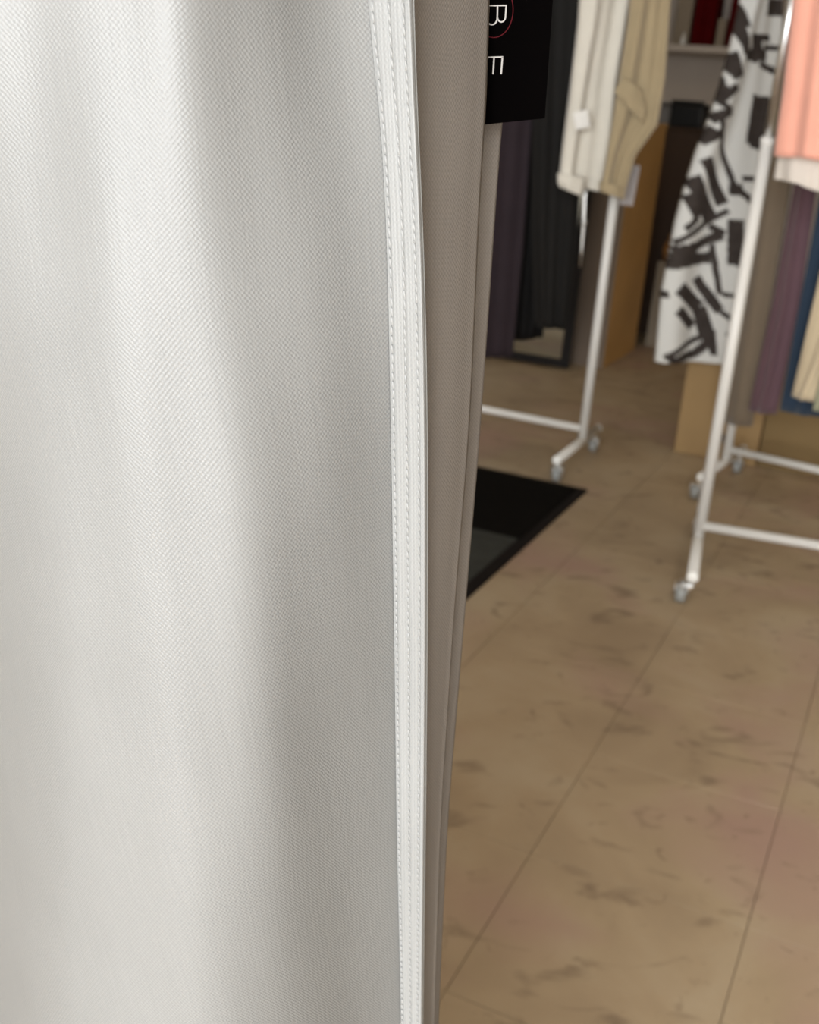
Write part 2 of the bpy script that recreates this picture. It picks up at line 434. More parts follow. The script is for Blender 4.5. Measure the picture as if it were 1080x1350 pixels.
# ------------------------------------------------------------------ hanging garments (closed lofts with folds)
def loft(name, rows, depth, folds, m, parent, nx=48, ny=40, seed=0, hemwave=0.0, colour=None, amp_top=0.6, thick=0.6):
    """rows: (pxL, pyL, yL, pxR, pyR, yR) top to bottom; folds: (amplitude, count, phase)"""
    rnd = random.Random(seed)
    L_ = [on_y(r[0], r[1], r[2]) for r in rows]; R_ = [on_y(r[3], r[4], r[5]) for r in rows]
    bm = bmesh.new()
    layer = bm.loops.layers.color.new('print') if colour else None
    sect = []
    inf = {}
    def at(arr, f):
        f *= len(arr)-1
        i = min(int(f), len(arr)-2); g = f-i
        return arr[i].lerp(arr[i+1], g)
    for j in range(ny+1):
        v = j/ny
        a, b = at(L_, v), at(R_, v)
        w_ = b-a
        nrm = Vector((w_.y, -w_.x, 0)).normalized()
        ring = []; meta = []
        for k in range(nx+1):
            u = k/nx
            f = 0
            for am, cnt, ph in folds:
                f += am*math.sin(2*math.pi*(cnt*u+ph+0.35*math.sin(2.0*v+ph)))
            f *= amp_top+(1-amp_top)*v
            edge = math.sqrt(max(0.0, 1-(2*u-1)**8))
            p = a.lerp(b, u) + nrm*(f*edge + depth*0.5*(math.sin(math.pi*u)**0.5 if 0 < u < 1 else 0))
            if j == ny and hemwave: p.z += hemwave*math.sin(2*math.pi*(2.2*u+seed*0.37))
            ring.append(p); meta.append((u, v))
        for k in range(nx-1, 0, -1):
            u = k/nx
            f = 0
            for am, cnt, ph in folds:
                f += am*thick*math.sin(2*math.pi*(cnt*u+ph+0.35*math.sin(2.0*v+ph)))
            edge = math.sqrt(max(0.0, 1-(2*u-1)**8))
            p = a.lerp(b, u) + nrm*(f*edge - depth*0.5*math.sin(math.pi*u)**0.5)
            if j == ny and hemwave: p.z += hemwave*math.sin(2*math.pi*(2.2*u+seed*0.37))
            ring.append(p); meta.append((u, v))
        sect.append(ring)
        inf[j] = meta
    vr = bm_grid(bm, sect, close=True)
    bm.faces.new(vr[0]); bm.faces.new(vr[-1][::-1])
    if colour:
        mt = {}
        for j, row in enumerate(vr):
            for k, vv in enumerate(row): mt[vv] = inf[j][k]
        for f_ in bm.faces:
            for lp in f_.loops:
                u, v = mt[lp.vert]
                c = colour(u, v)
                lp[layer] = (c, c, c, 1)
    return finish(name, bm, m, parent)

def bm_hook(top, r=0.02, drop=0.05):
    bm = bmesh.new()
    pts = [top+Vector((0, 0, -r-drop)), top+Vector((0, 0, -r))]
    for k in range(9):
        t = -math.pi/2 + math.pi*1.35*k/8
        pts.append(top+Vector((0, r*math.cos(t), r*math.sin(t))))
    bm_tube(bm, pts, 0.0018, 8)
    return bm

# --- white blouse: hanging sleeve with a turned-back cuff tab
t = empty('blouse', on_y(768, 130, 3.66), 'cream white blouse with long sleeve hanging in front of the mirror', 'blouse')
Y = 3.66
loft('sleeve', [(790, -250, Y, 868, -250, Y+0.07), (768, -60, Y, 838, -60, Y+0.07), (762, 30, Y, 822, 30, Y+0.07), (751, 120, Y, 808, 110, Y+0.07), (742, 190, Y, 800, 180, Y+0.07), (738, 225, Y, 790, 232, Y+0.07), (737, 238, Y, 784, 252, Y+0.07)],
     0.05, [(0.024, 1.0, -0.06), (0.007, 2.7, 0.4)], M['white_cloth'], t, seed=1)
loft('cuff', [(735, 228, Y-0.012, 772, 234, Y-0.012), (735, 240, Y-0.018, 770, 250, Y-0.018), (737, 246, Y-0.014, 768, 259, Y-0.014)], 0.062, [(0.003, 2.0, 0.2)], M['white_cloth'], t, ny=10, seed=2)
bm = bmesh.new()
c0 = on_y(767, 158, Y-0.062)
bm_box(bm, c0, (0.046, 0.006, 0.052), bevel=0.0025, rot=Matrix.Rotation(R(-16), 4, 'Y') @ Matrix.Rotation(R(8), 4, 'Z'))
o = finish('sleeve_tab', bm, M['tab_white'], t)
o['label'] = 'bright white folded sleeve tab'
finish('hook', bm_hook(Vector((0.56, 3.80, 1.70))), M['chrome'], t)
loft('body', [(800, -330, 3.76, 850, -330, 3.76), (786, -100, 3.76, 832, -100, 3.76), (780, 20, 3.76, 806, 20, 3.76), (762, 180, 3.76, 800, 180, 3.76), (763, 238, 3.76, 788, 240, 3.76)], 0.03, [(0.004, 1.5, 0.3)], M['white_cloth'], t, seed=3)

# --- beige blouse beside it
t = empty('blouse', on_y(840, 120, 3.62), 'beige blouse with rolled sleeve beside the cream white one', 'blouse')
Y = 3.62
loft('sleeve', [(850, -250, Y, 935, -250, Y), (835, -60, Y, 890, -60, Y), (828, 20, Y, 883, 20, Y), (814, 110, Y, 878, 100, Y), (808, 150, Y, 868, 165, Y), (800, 200, Y, 838, 205, Y), (793, 240, Y, 826, 245, Y), (791, 252, Y, 822, 263, Y)],
     0.05, [(0.020, 1.0, -0.06), (0.007, 2.9, 0.2)], M['beige_cloth'], t, seed=4)
loft('sleeve_tab', [(822, 100, Y-0.035, 846, 118, Y-0.040), (810, 120, Y-0.045, 852, 145, Y-0.045), (818, 132, Y-0.040, 848, 163, Y-0.040)], 0.02, [(0.002, 1.5, 0.2)], M['beige_cloth'], t, ny=12, seed=5)
loft('cuff', [(790, 238, Y-0.008, 824, 246, Y-0.008), (790, 252, Y-0.012, 822, 262, Y-0.012)], 0.062, [(0.002, 2.0, 0.6)], M['beige_cloth'], t, ny=8, seed=6)
finish('hook', bm_hook(Vector((0.70, 3.76, 1.70))), M['chrome'], t)
# clear grey ticket hanging off the beige blouse
t = empty('price_ticket', on_y(832, 215, 3.66), 'small clear grey ticket hanging below the beige blouse', 'ticket')
bm = bmesh.new(); bm_box(bm, on_y(830, 244, 3.71), (0.046, 0.002, 0.125), bevel=0.0008, rot=Matrix.Rotation(R(3), 4, 'Y'))
finish('card', bm, M['ticket'], t, smooth=False)
bm = bmesh.new(); bm_tube(bm, [on_y(836, 218, 3.709), on_y(840, 195, 3.70), on_y(842, 178, 3.69)], 0.0008, 6)
finish('string', bm, M['ink_white'], t)

# --- dark trousers hanging on the left rack
t = empty('trousers', on_y(660, 460, 3.98), 'dark plum trousers hanging beside the silver trousers', 'trousers')
Y = 3.96
loft('leg', [(640, -330, Y, 745, -330, Y), (640, -60, Y, 716, -60, Y), (622, 165, Y, 702, 165, Y), (608, 330, Y, 690, 330, Y), (598, 468, Y, 676, 471, Y)], 0.05, [(0.008, 1.5, 0.2), (0.004, 3.2, 0.5)], M['plum'], t, seed=7)
finish('hook', bm_hook(Vector((0.29, 3.955, 1.70))), M['chrome'], t)
t = empty('trousers', on_y(695, 448, 4.08), 'added black cloth filling the gap behind plum and charcoal trousers', 'trousers')  # extra black garment added to darken the gap before the mirror
Y = 4.06
loft('leg', [(690, -330, Y, 790, -330, Y), (690, -60, Y, 770, -60, Y), (684, 140, Y, 748, 140, Y), (676, 300, Y, 735, 300, Y), (670, 449, Y, 716, 444, Y)], 0.05, [(0.008, 1.5, 0.3), (0.004, 3.6, 0.6)], M['black_cloth'], t, seed=18)
finish('hook', bm_hook(Vector((0.38, 3.914, 1.70))), M['chrome'], t)
t = empty('trousers', on_y(722, 430, 3.9), 'charcoal trousers hanging left of the cream white blouse', 'trousers')
Y = 3.91
loft('leg', [(705, -330, Y, 800, -330, Y), (700, -60, Y, 784, -60, Y), (702, 140, Y, 772, 140, Y), (700, 300, Y, 762, 300, Y), (704, 430, Y, 747, 434, Y)], 0.05, [(0.010, 1.5, 0.6), (0.004, 3.6, 0.1)], M['charcoal'], t, seed=8)
finish('hook', bm_hook(Vector((0.47, 3.87, 1.70))), M['chrome'], t)

# --- printed skirt/dress: white with black brush strokes
def q2(x, y): return (820+x/4.154, y/4.154)
def q4(x, y): return (820+x/4.154, 240+y/4.154)
ST = []
def st(q, w_, *pts): ST.append((w_/4.154/2+0.9, [q(*p) for p in pts]))
st(q2, 40, (610, 110), (650, 290)); st(q2, 60, (575, 290), (595, 400)); st(q2, 45, (525, 420), (515, 560))
st(q2, 40, (505, 550), (600, 470)); st(q2, 50, (470, 650), (575, 600)); st(q2, 40, (420, 770), (520, 725)); st(q2, 25, (520, 560), (575, 600))
st(q2, 26, (520, 640), (532, 800), (605, 1010)); st(q2, 62, (435, 865), (545, 1110)); st(q2, 78, (365, 970), (480, 1190)); st(q2, 60, (345, 1060), (400, 1180))
st(q2, 26, (275, 1325), (430, 1235), (570, 1145)); st(q2, 36, (680, 200), (800, 200)); st(q2, 60, (650, 300), (780, 290)); st(q2, 26, (770, 250), (872, 255))
st(q2, 30, (750, 340), (855, 400)); st(q2, 60, (715, 190), (730, 330)); st(q2, 90, (755, 520), (715, 780)); st(q2, 60, (790, 560), (720, 800))
st(q2, 60, (580, 1030), (645, 1030)); st(q2, 24, (650, 970), (735, 970)); st(q2, 30, (640, 1040), (720, 1110)); st(q2, 90, (780, 30), (890, 30)); st(q2, 40, (620, 30), (640, 150))
st(q4, 46, (262, 372), (400, 345), (540, 280)); st(q4, 56, (235, 445), (480, 405)); st(q4, 35, (480, 235), (550, 275)); st(q4, 26, (490, 340), (522, 600))
st(q4, 72, (300, 570), (420, 680), (462, 840)); st(q4, 52, (295, 690), (385, 785)); st(q4, 50, (405, 520), (520, 690)); st(q4, 22, (520, 690), (575, 730))
st(q4, 30, (205, 612), (238, 605)); st(q4, 24, (215, 950), (460, 830)); st(q4, 40, (240, 975), (400, 935), (470, 865)); st(q4, 34, (480, 800), (490, 930))
st(q4, 18, (530, 600), (625, 612)); st(q4, 30, (565, 808), (575, 815)); st(q4, 80, (610, 200), (605, 440)); st(q4, 50, (640, 330), (600, 440))
st(q2, 62, (570, 330), (612, 420)); st(q2, 44, (480, 700), (425, 770)); st(q2, 46, (545, 470), (505, 545)); st(q2, 44, (800, 600), (710, 800)); st(q4, 30, (330, 250), (400, 190)); st(q4, 34, (250, 400), (400, 375))
EL = [(-120, 1010), (0, 975), (90, 955), (150, 935), (220, 908), (290, 889), (380, 871), (476, 862)]
ER = [(-120, 1052), (0, 1036), (100, 1030), (250, 1018), (350, 1004), (478, 984)]
def stroke(u, v):
    y = -120+(476+120)*v
    x = lerp(poly(EL, y), poly(ER, y), u)
    best = 9
    for r_, pts in ST:
        for (x0, y0), (x1, y1) in zip(pts, pts[1:]):
            dx, dy = x1-x0, y1-y0
            L2 = dx*dx+dy*dy
            tt = ((x-x0)*dx+(y-y0)*dy)/L2
            over = (max(0, -tt)+max(0, tt-1))*math.sqrt(L2)
            tt = max(0, min(1, tt))
            d = math.hypot(x-x0-dx*tt, y-y0-dy*tt)-r_
            if over > 0: d = max(abs((x-x0)*dy-(y-y0)*dx)/math.sqrt(L2)-r_, over-1.0)
            best = min(best, d)
    best += 0.45*math.sin(x*0.9+y*0.37)*math.sin(y*0.8-x*0.21)
    return 1.0 if best < -0.4 else (0.0 if best > 0.6 else 0.6-best)
t = empty('dress', on_y(930, 470, 3.84), 'white dress with black brush stroke print on the rack end', 'dress')
rows = []
for k in range(14):
    y = -120+596*k/13
    rows.append((poly(EL, y), y, 3.84, poly(ER, y), y+3, 3.90))
loft('skirt', rows, 0.06, [(0.032, 1.0, -0.04), (0.008, 2.6, 0.5)], M['print'], t, nx=76, ny=250, seed=9, colour=stroke, amp_top=0.5)
finish('hook', bm_hook(Vector((0.93, 3.788, 1.70)), drop=0.08), M['chrome'], t)

# --- right rack garments
t = empty('blouse', on_y(1060, 200, 2.78), 'salmon pink top hanging over a white hem', 'blouse')
loft('body', [(1075, -260, 2.80, 1330, -240, 2.66), (1056, -60, 2.80, 1300, -40, 2.66), (1045, 0, 2.80, 1280, 30, 2.66), (1033, 110, 2.80, 1260, 140, 2.66), (1020, 203, 2.80, 1240, 235, 2.66)], 0.10, [(0.010, 3.5, 0.15), (0.005, 8.0, 0.4)], M['pink'], t, seed=10, hemwave=0.004)
finish('hook', bm_hook(Vector((1.04, 2.825, 1.70))), M['chrome'], t)
t = empty('camisole', on_y(1060, 240, 2.83), 'white camisole hem showing under the salmon pink top', 'top')
loft('body', [(1040, 120, 2.85, 1260, 150, 2.70), (1026, 200, 2.85, 1240, 225, 2.70), (1020, 238, 2.85, 1235, 272, 2.70)], 0.09, [(0.010, 4.0, 0.35), (0.005, 8.0, 0.1)], M['hem_white'], t, seed=11, hemwave=0.008)
t = empty('skirt', on_y(1000, 550, 3.5), 'taupe skirt hanging just behind the near white post', 'skirt')
loft('panel', [(1040, -150, 3.5, 1080, -150, 3.45), (1030, 60, 3.5, 1070, 60, 3.45), (1012, 190, 3.5, 1052, 190, 3.45), (985, 380, 3.5, 1020, 380, 3.45), (955, 556, 3.5, 992, 562, 3.45)], 0.05, [(0.005, 1.2, 0.3)], M['taupe'], t, seed=12)
finish('hook', bm_hook(Vector((1.13, 3.66, 1.70))), M['chrome'], t)
def hang(label, cat, name, m, rows, seed, depth=0.04, folds=((0.006, 1.5, 0.2), (0.003, 3.0, 0.5)), hook=None):
    r = rows[-1]
    t = empty(name, on_y(r[0], r[1], r[2]), label, cat, 'clothes on the rack behind the pink top')
    loft('leg' if cat == 'trousers' else 'panel', rows, depth, list(folds), m, t, seed=seed)
    if hook: finish('hook', bm_hook(Vector(hook)), M['chrome'], t)
hang('mauve trousers hanging between taupe skirt and navy trousers', 'trousers', 'trousers', M['mauve'],
     [(1075, -150, 3.42, 1125, -150, 3.38), (1060, 150, 3.42, 1090, 150, 3.38), (1048, 240, 3.42, 1078, 240, 3.38), (1018, 400, 3.42, 1055, 400, 3.38), (987, 541, 3.42, 1024, 546, 3.38)], 13, hook=(1.24, 3.59, 1.70))
hang('navy blue trousers hanging right of the mauve pair', 'trousers', 'trousers', M['navy'],
     [(1135, -150, 3.34, 1200, -150, 3.28), (1105, 150, 3.34, 1160, 150, 3.28), (1084, 240, 3.34, 1140, 240, 3.28), (1058, 380, 3.34, 1120, 380, 3.28), (1028, 541, 3.34, 1090, 550, 3.28)], 14, hook=(1.37, 3.51, 1.70))
hang('cream trousers hanging in front of the navy pair', 'trousers', 'trousers', M['cream'],
     [(1160, -100, 3.20, 1230, -100, 3.14), (1110, 240, 3.20, 1190, 240, 3.14), (1072, 400, 3.20, 1150, 400, 3.14), (1044, 522, 3.20, 1078, 530, 3.14)], 15, hook=(1.42, 3.45, 1.70))
hang('sage green trousers hanging at the right frame edge', 'trousers', 'trousers', M['sage'],
     [(1190, -100, 3.12, 1260, -100, 3.08), (1150, 240, 3.12, 1220, 240, 3.08), (1096, 440, 3.12, 1170, 440, 3.08), (1071, 541, 3.12, 1150, 552, 3.08)], 16, hook=(1.52, 3.40, 1.70))

# ------------------------------------------------------------------ mat
def quad_slab(name, pts, z0, z1, m, parent=None, bevel=0.0):
    bm = bmesh.new()
    lo = [bm.verts.new(Vector((p[0], p[1], z0))) for p in pts]
    hi = [bm.verts.new(Vector((p[0], p[1], z1))) for p in pts]
    bm.faces.new(lo[::-1]); bm.faces.new(hi)
    for k in range(4): bm.faces.new((lo[k], lo[(k+1) % 4], hi[(k+1) % 4], hi[k]))
    if bevel:
        bmesh.ops.bevel(bm, geom=[e for e in bm.edges if all(v.co.z > (z0+z1)/2 for v in e.verts)], offset=bevel, segments=2, affect='EDGES')
    return finish(name, bm, m, parent, smooth=False)
mr = on_z(775, 648); ma = mr.x*RA.x+mr.y*RA.y; mb = mr.x*RB.x+mr.y*RB.y
mw, ml = 0.80, 1.15
t = empty('door_mat', rm(ma-mw/2, mb-ml/2), 'black rubber edged floor mat with grey carpet panel', 'mat')
def rq(a0, a1, b0, b1): return [rm(a0, b0), rm(a1, b0), rm(a1, b1), rm(a0, b1)]
quad_slab('rubber_border', rq(ma-mw, ma, mb-ml, mb), 0.0008, 0.007, M['rubber'], t, bevel=0.003)
i1 = on_z(688, 716); ib = i1.x*RB.x+i1.y*RB.y
quad_slab('black_pile', rq(ma-mw+0.03, ma-0.03, ib, mb-0.03), 0.006, 0.0105, M['pile_black'], t, bevel=0.001)
o = quad_slab('grey_pile', rq(ma-mw+0.03, ma-0.035, mb-ml+0.03, ib-0.002), 0.006, 0.0105, M['pile_grey'], t, bevel=0.001)
o['label'] = 'dark grey carpet panel'

# ------------------------------------------------------------------ mirror leaning on the counter
br = on_z(749, 489); ba = br.x*RA.x+br.y*RA.y; bb = br.x*RB.x+br.y*RB.y
t = empty('standing_mirror', rm(ba-0.30, bb), 'tall black framed mirror behind the left white rack', 'mirror')
mwid, mh, fr, lean = 0.60, 1.72, 0.042, R(2.0)
Mx = Matrix.Translation(rm(ba, bb, 0.012)) @ Matrix.Rotation(ROOM_Z, 4, 'Z') @ Matrix.Rotation(-lean, 4, 'X')
def mir(name, c, size, m, bevel=0.003, parent=t):
    bm = bmesh.new(); bm_box(bm, c, size, bevel=bevel); bmesh.ops.transform(bm, matrix=Mx, verts=bm.verts)
    return finish(name, bm, m, parent, smooth=False)
mir('frame_side', (-fr/2, 0, mh/2), (fr, 0.028, mh), M['black_frame'])
mir('frame_side', (-mwid+fr/2, 0, mh/2), (fr, 0.028, mh), M['black_frame'])
mir('frame_bottom', (-mwid/2, 0, 0.02), (mwid-2*fr, 0.028, 0.04), M['black_frame'])
mir('frame_top', (-mwid/2, 0, mh-0.02), (mwid-2*fr, 0.028, 0.04), M['black_frame'])
mir('glass', (-mwid/2, -0.004, mh/2), (mwid-2*fr+0.004, 0.006, mh-0.076), M['mirror'], bevel=0)
mir('backing', (-mwid/2, 0.008, mh/2), (mwid-2*fr+0.004, 0.008, mh-0.076), M['black_frame'], bevel=0)
# slim bright rod in front of the mirror's right side
bm = bmesh.new(); bm_tube(bm, [on_y(776, 215, 3.80), on_y(771, 262, 3.80), on_y(770, 290, 3.80), on_y(767, 330, 3.80), on_y(765, 352, 3.80)], [0.005, 0.006, 0.0065, 0.004, 0.003], 10)
bm_tube(bm, [on_y(770.5, 289, 3.80), on_y(770, 293, 3.80), on_y(769.8, 298, 3.80)], [0.006, 0.0105, 0.006], 10)
o = finish('hanger_arm', bm, M['chrome']); tag(o, 'thin metal hanger tip dangling below the cream white sleeve', 'hanger')

# ------------------------------------------------------------------ counter with tan side, mirror leans on it
ca, cb0, cb1, ch = -1.395, 5.33, 5.955, 1.16
t = empty('counter', rm(ca-0.7, (cb0+cb1)/2), 'brown wooden counter with tan side behind the left rack', 'counter')
def rbox(name, a0, a1, b0, b1, z0, z1, m, parent, bevel=0.003):
    bm = bmesh.new(); bm_box(bm, rm((a0+a1)/2, (b0+b1)/2, (z0+z1)/2), (a1-a0, b1-b0, z1-z0), rz=ROOM_Z, bevel=bevel)
    return finish(name, bm, m, parent, smooth=False)
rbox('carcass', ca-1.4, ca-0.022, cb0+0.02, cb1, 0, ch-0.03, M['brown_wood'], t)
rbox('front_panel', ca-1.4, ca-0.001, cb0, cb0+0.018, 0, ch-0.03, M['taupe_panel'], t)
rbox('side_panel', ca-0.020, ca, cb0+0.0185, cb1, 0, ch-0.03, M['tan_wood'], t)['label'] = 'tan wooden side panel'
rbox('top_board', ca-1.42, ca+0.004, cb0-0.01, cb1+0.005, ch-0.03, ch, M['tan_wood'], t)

# ------------------------------------------------------------------ shelving on the back wall, things on it
s1 = on_y(930, 60, 6.55); sa = s1.x*RA.x+s1.y*RA.y; sb = s1.x*RB.x+s1.y*RB.y; sz = s1.z
t = empty('shelf_unit', rm(sa, sb+0.2), 'white shelf unit on the back wall holding red bags', 'shelf')
s0, s2 = sa-0.40, sa+1.1
shelf_z = sz
rbox('shelf', s0, s2, sb, sb+0.34, sz-0.035, sz, M['shelf_white'], t)
rbox('shelf', s0, s2, sb, sb+0.34, sz+0.45, sz+0.485, M['shelf_white'], t)
lz = on_y(900, 131, 6.6).z
rbox('shelf', s0, s2, sb+0.02, sb+0.34, lz-0.022, lz, M['shelf_white'], t)
rbox('side_panel', s0-0.02, s0, sb, sb+0.34, 0, sz+0.5, M['shelf_white'], t)
rbox('side_panel', s2, s2+0.02, sb, sb+0.34, 0, sz+0.5, M['shelf_white'], t)
rbox('back_panel', s0, s2, sb+0.341, sb+0.355, 0, sz+0.5, M['shelf_white'], t)
# brown chest under the shelf with a black case on it
cz = on_y(900, 168, 6.45).z
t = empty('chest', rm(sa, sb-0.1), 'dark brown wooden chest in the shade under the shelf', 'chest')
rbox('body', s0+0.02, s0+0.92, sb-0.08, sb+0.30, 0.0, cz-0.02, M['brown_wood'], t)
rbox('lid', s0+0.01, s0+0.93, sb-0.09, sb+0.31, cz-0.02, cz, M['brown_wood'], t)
b1_ = on_y(897, 168, 6.45); a_ = b1_.x*RA.x+b1_.y*RA.y
t = empty('storage_case', rm(a_, sb+0.05, cz), 'black case standing on the dark brown chest', 'case')
rbox('body', a_-0.085, a_+0.085, sb-0.04, sb+0.16, cz+0.0005, cz+0.115, M['black_plastic'], t, bevel=0.008)
rbox('lid', a_-0.088, a_+0.088, sb-0.043, sb+0.163, cz+0.1155, cz+0.14, M['black_plastic'], t, bevel=0.008)
# red bags
def paper_bag(a0, a1, b0, b1, z0, z1, m, label, cat='bag', name='paper_bag', group=None, handle=True):
    t = empty(name, rm((a0+a1)/2, (b0+b1)/2, z0), label, cat, group)
    bm = bmesh.new()
    rows = []
    n = 8
    for j in range(n+1):
        v = j/n
        pinch = 0.15*v
        z = lerp(z0, z1, v)
        hb = (b1-b0)/2*(1-pinch); cbm = (b0+b1)/2
        ring = [rm(a0, cbm-hb, z), rm((a0*2+a1)/3, cbm-hb-0.002*math.sin(5*v), z), rm((a0+2*a1)/3, cbm-hb+0.002*math.sin(4*v), z), rm(a1, cbm-hb, z),
                rm(a1-0.012*v, cbm, z), rm(a1, cbm+hb, z), rm(a0, cbm+hb, z), rm(a0+0.012*v, cbm, z)]
        rows.append(ring)
    vr = bm_grid(bm, rows, close=True); bm.faces.new(vr[0]); bm.faces.new(vr[-1][::-1])
    finish('body', bm, m, t, smooth=False)
    if handle:
        bm = bmesh.new(); c = (a0+a1)/2; h = (a1-a0)*0.22
        bm_tube(bm, [rm(c-h, b0+0.01, z1-0.02), rm(c-h, b0+0.01, z1+0.05), rm(c, b0+0.01, z1+0.08), rm(c+h, b0+0.01, z1+0.05), rm(c+h, b0+0.01, z1-0.02)], 0.003, 8)
        finish('handle', bm, m, t)
    return t
def a_at(px, py, y):
    p = on_y(px, py, y); return p.x*RA.x+p.y*RA.y
aa = [a_at(x, 50, 6.55) for x in (881, 903, 907, 921, 930, 940, 943, 955, 958, 975)]
paper_bag(aa[0], aa[1], sb+0.03, sb+0.20, sz, sz+0.30, M['paper'], 'grey beige cloth tote at the left end of the shelf', name='tote_bag')
paper_bag(aa[2], aa[3]-0.002, sb+0.03, sb+0.20, sz, sz+0.33, M['red'], 'dark red bag on the shelf beside the grey tote')
paper_bag(aa[3]+0.002, aa[5]-0.003, sb+0.02, sb+0.20, sz, sz+0.31, M['red'], 'dark red bag on the shelf next to the beige upright box')
paper_bag(aa[6], aa[7], sb+0.03, sb+0.20, sz, sz+0.14, M['paper'], 'small beige box standing on the shelf right of the red bags', cat='box', name='paper_box', handle=False)
paper_bag(aa[8], aa[9]+0.05, sb+0.03, sb+0.20, sz, sz+0.30, M['red'], 'dark red bag on the shelf partly hidden by the printed dress')
# little white bottle at the shelf edge
bm = bmesh.new(); c = rm(a_at(894, 50, 6.5), sb+0.015, sz)
bm_tube(bm, [c, c+Vector((0, 0, 0.004)), c+Vector((0, 0, 0.03)), c+Vector((0, 0, 0.042)), c+Vector((0, 0, 0.06))], [0.009, 0.012, 0.012, 0.005, 0.005], 14)
tag(finish('bottle', bm, M['cap'], loc=c), 'tiny white bottle at the edge of the white shelf', 'bottle')

# sack and amber jar between counter and printed dress
p = on_z(862, 458); pa = p.x*RA.x+p.y*RA.y; pb = p.x*RB.x+p.y*RB.y
paper_bag(pa-0.05, pa+0.30, pb, pb+0.22, 0.001, 0.46, M['paper'], 'grey beige paper sack on the floor beyond the printed dress', handle=False)
c = on_y(873, 350, 6.05); ja = c.x*RA.x+c.y*RA.y
c = rm(ja, pb+0.10, 0.462)
t = empty('jar', c, 'amber brown glossy jar standing on the paper sack', 'jar')
bm = bmesh.new(); bm_tube(bm, [c, c+Vector((0, 0, 0.01)), c+Vector((0, 0, 0.06)), c+Vector((0, 0, 0.10)), c+Vector((0, 0, 0.12))], [0.03, 0.045, 0.05, 0.035, 0.025], 20); finish('body', bm, M['amber'], t)
bm = bmesh.new(); bm_tube(bm, [c+Vector((0, 0, 0.12)), c+Vector((0, 0, 0.138)), c+Vector((0, 0, 0.14))], [0.028, 0.028, 0.024], 20); finish('lid', bm, M['amber'], t)

# ------------------------------------------------------------------ cardboard boxes by the right racks
def carton(a0, a1, b0, b1, h, m, label):
    t = empty('cardboard_box', rm((a0+a1)/2, (b0+b1)/2), label, 'box', None)
    rbox('body', a0, a1, b0, b1, 0.001, h-0.006, m, t, bevel=0.004)
    cm = (b0+b1)/2
    rbox('flap', a0, a1, b0, cm-0.001, h-0.0055, h, m, t, bevel=0.001)
    rbox('flap', a0, a1, cm+0.001, b1, h-0.0055, h, m, t, bevel=0.001)
    rbox('tape', a0-0.0015, a1+0.0015, cm-0.025, cm+0.025, h-0.12, h+0.001, M['tape'], t, bevel=0)
    return t
p = on_z(888, 596); xa = p.x*RA.x+p.y*RA.y; xb = p.x*RB.x+p.y*RB.y
t = carton(xa, xa+0.30, xb, xb+0.32, 0.42, M['cardboard'], 'tan cardboard box on the floor below the printed dress')
bm = bmesh.new(); c = on_y(928, 575, rm(xa+0.2, xb).y-0.02)
bm_tube(bm, [rm(xa+0.165, xb-0.001, 0.085), rm(xa+0.165, xb+0.004, 0.085)], 0.018, 14)
finish('hand_hole_shade', bm, M['brown_wood'], t)  # solid dark disc stands in for the shade inside the hole
carton(xa+0.303, xa+1.15, xb+0.02, xb+0.45, 0.50, M['cardboard_shaded'], 'long cardboard box in a shaded tone behind the right racks')

# ------------------------------------------------------------------ the silver trousers in front of the lens
D = 0.28
PX2M = D/F_PX
sL = [(-900, 462), (-300, 468), (0, 484), (100, 495), (200, 505), (350, 511), (600, 516), (850, 520), (1100, 523), (1350, 529), (2500, 529)]
sR = [(-900, 530), (-300, 538), (0, 546), (150, 551), (270, 557), (420, 562), (600, 564.5), (850, 564), (1050, 562), (1350, 558), (2500, 552)]
p2 = [(-900, 664), (-300, 650), (0, 646), (165, 640.5), (240, 634), (520, 622), (600, 617), (800, 600), (1088, 581), (1350, 573), (2500, 566)]
p3 = [(-900, 760), (-300, 700), (0, 678), (165, 662), (240, 656), (520, 637), (600, 631), (798, 614), (1088, 590), (1350, 578), (2500, 570)]
KX = (-330, -60, 0, 50, 100, 200, 300, 380, 450, 500)
SLOPES = [(0.0, (-0.3, -0.2, -0.2, -0.22, -0.25, -0.05, 0.60, 0.95, 0.65, 0.35)),
          (0.3, (-0.8, -0.6, -0.5, -0.45, -0.35, -0.10, 0.32, 0.75, 0.80, 0.70)),
          (0.5, (-1.0, -2.0, -1.7, -1.0, -0.50, -0.15, 0.25, 0.85, 1.05, 1.05)),
          (0.75, (-1.0, -4.5, -4.0, -1.9, -0.75, -0.20, 0.30, 1.05, 1.35, 1.40)),
          (1.0, (-1.0, -6.5, -5.5, -2.6, -0.90, -0.25, 0.32, 1.20, 1.65, 1.75))]
def slope_row(row, px):
    ks = row[1]
    if px <= KX[0]: return ks[0]
    for (a, b, c, d) in zip(KX, KX[1:], ks, ks[1:]):
        if px <= b: return lerp(c, d, (px-a)/(b-a))
    return ks[-1]
def slope(px, v):
    """dY/dx of the front panel; v = 0 top of frame, 1 bottom"""
    v = max(0.0, min(1.0, v))
    rows = [slope_row(r_, px) for r_ in SLOPES]
    for (v0, _), (v1, _), a, b in zip(SLOPES, SLOPES[1:], rows, rows[1:]):
        if v <= v1: return lerp(a, b, sst(v0, v1, v)*0.5+0.5*(v-v0)/(v1-v0))
    return rows[-1]
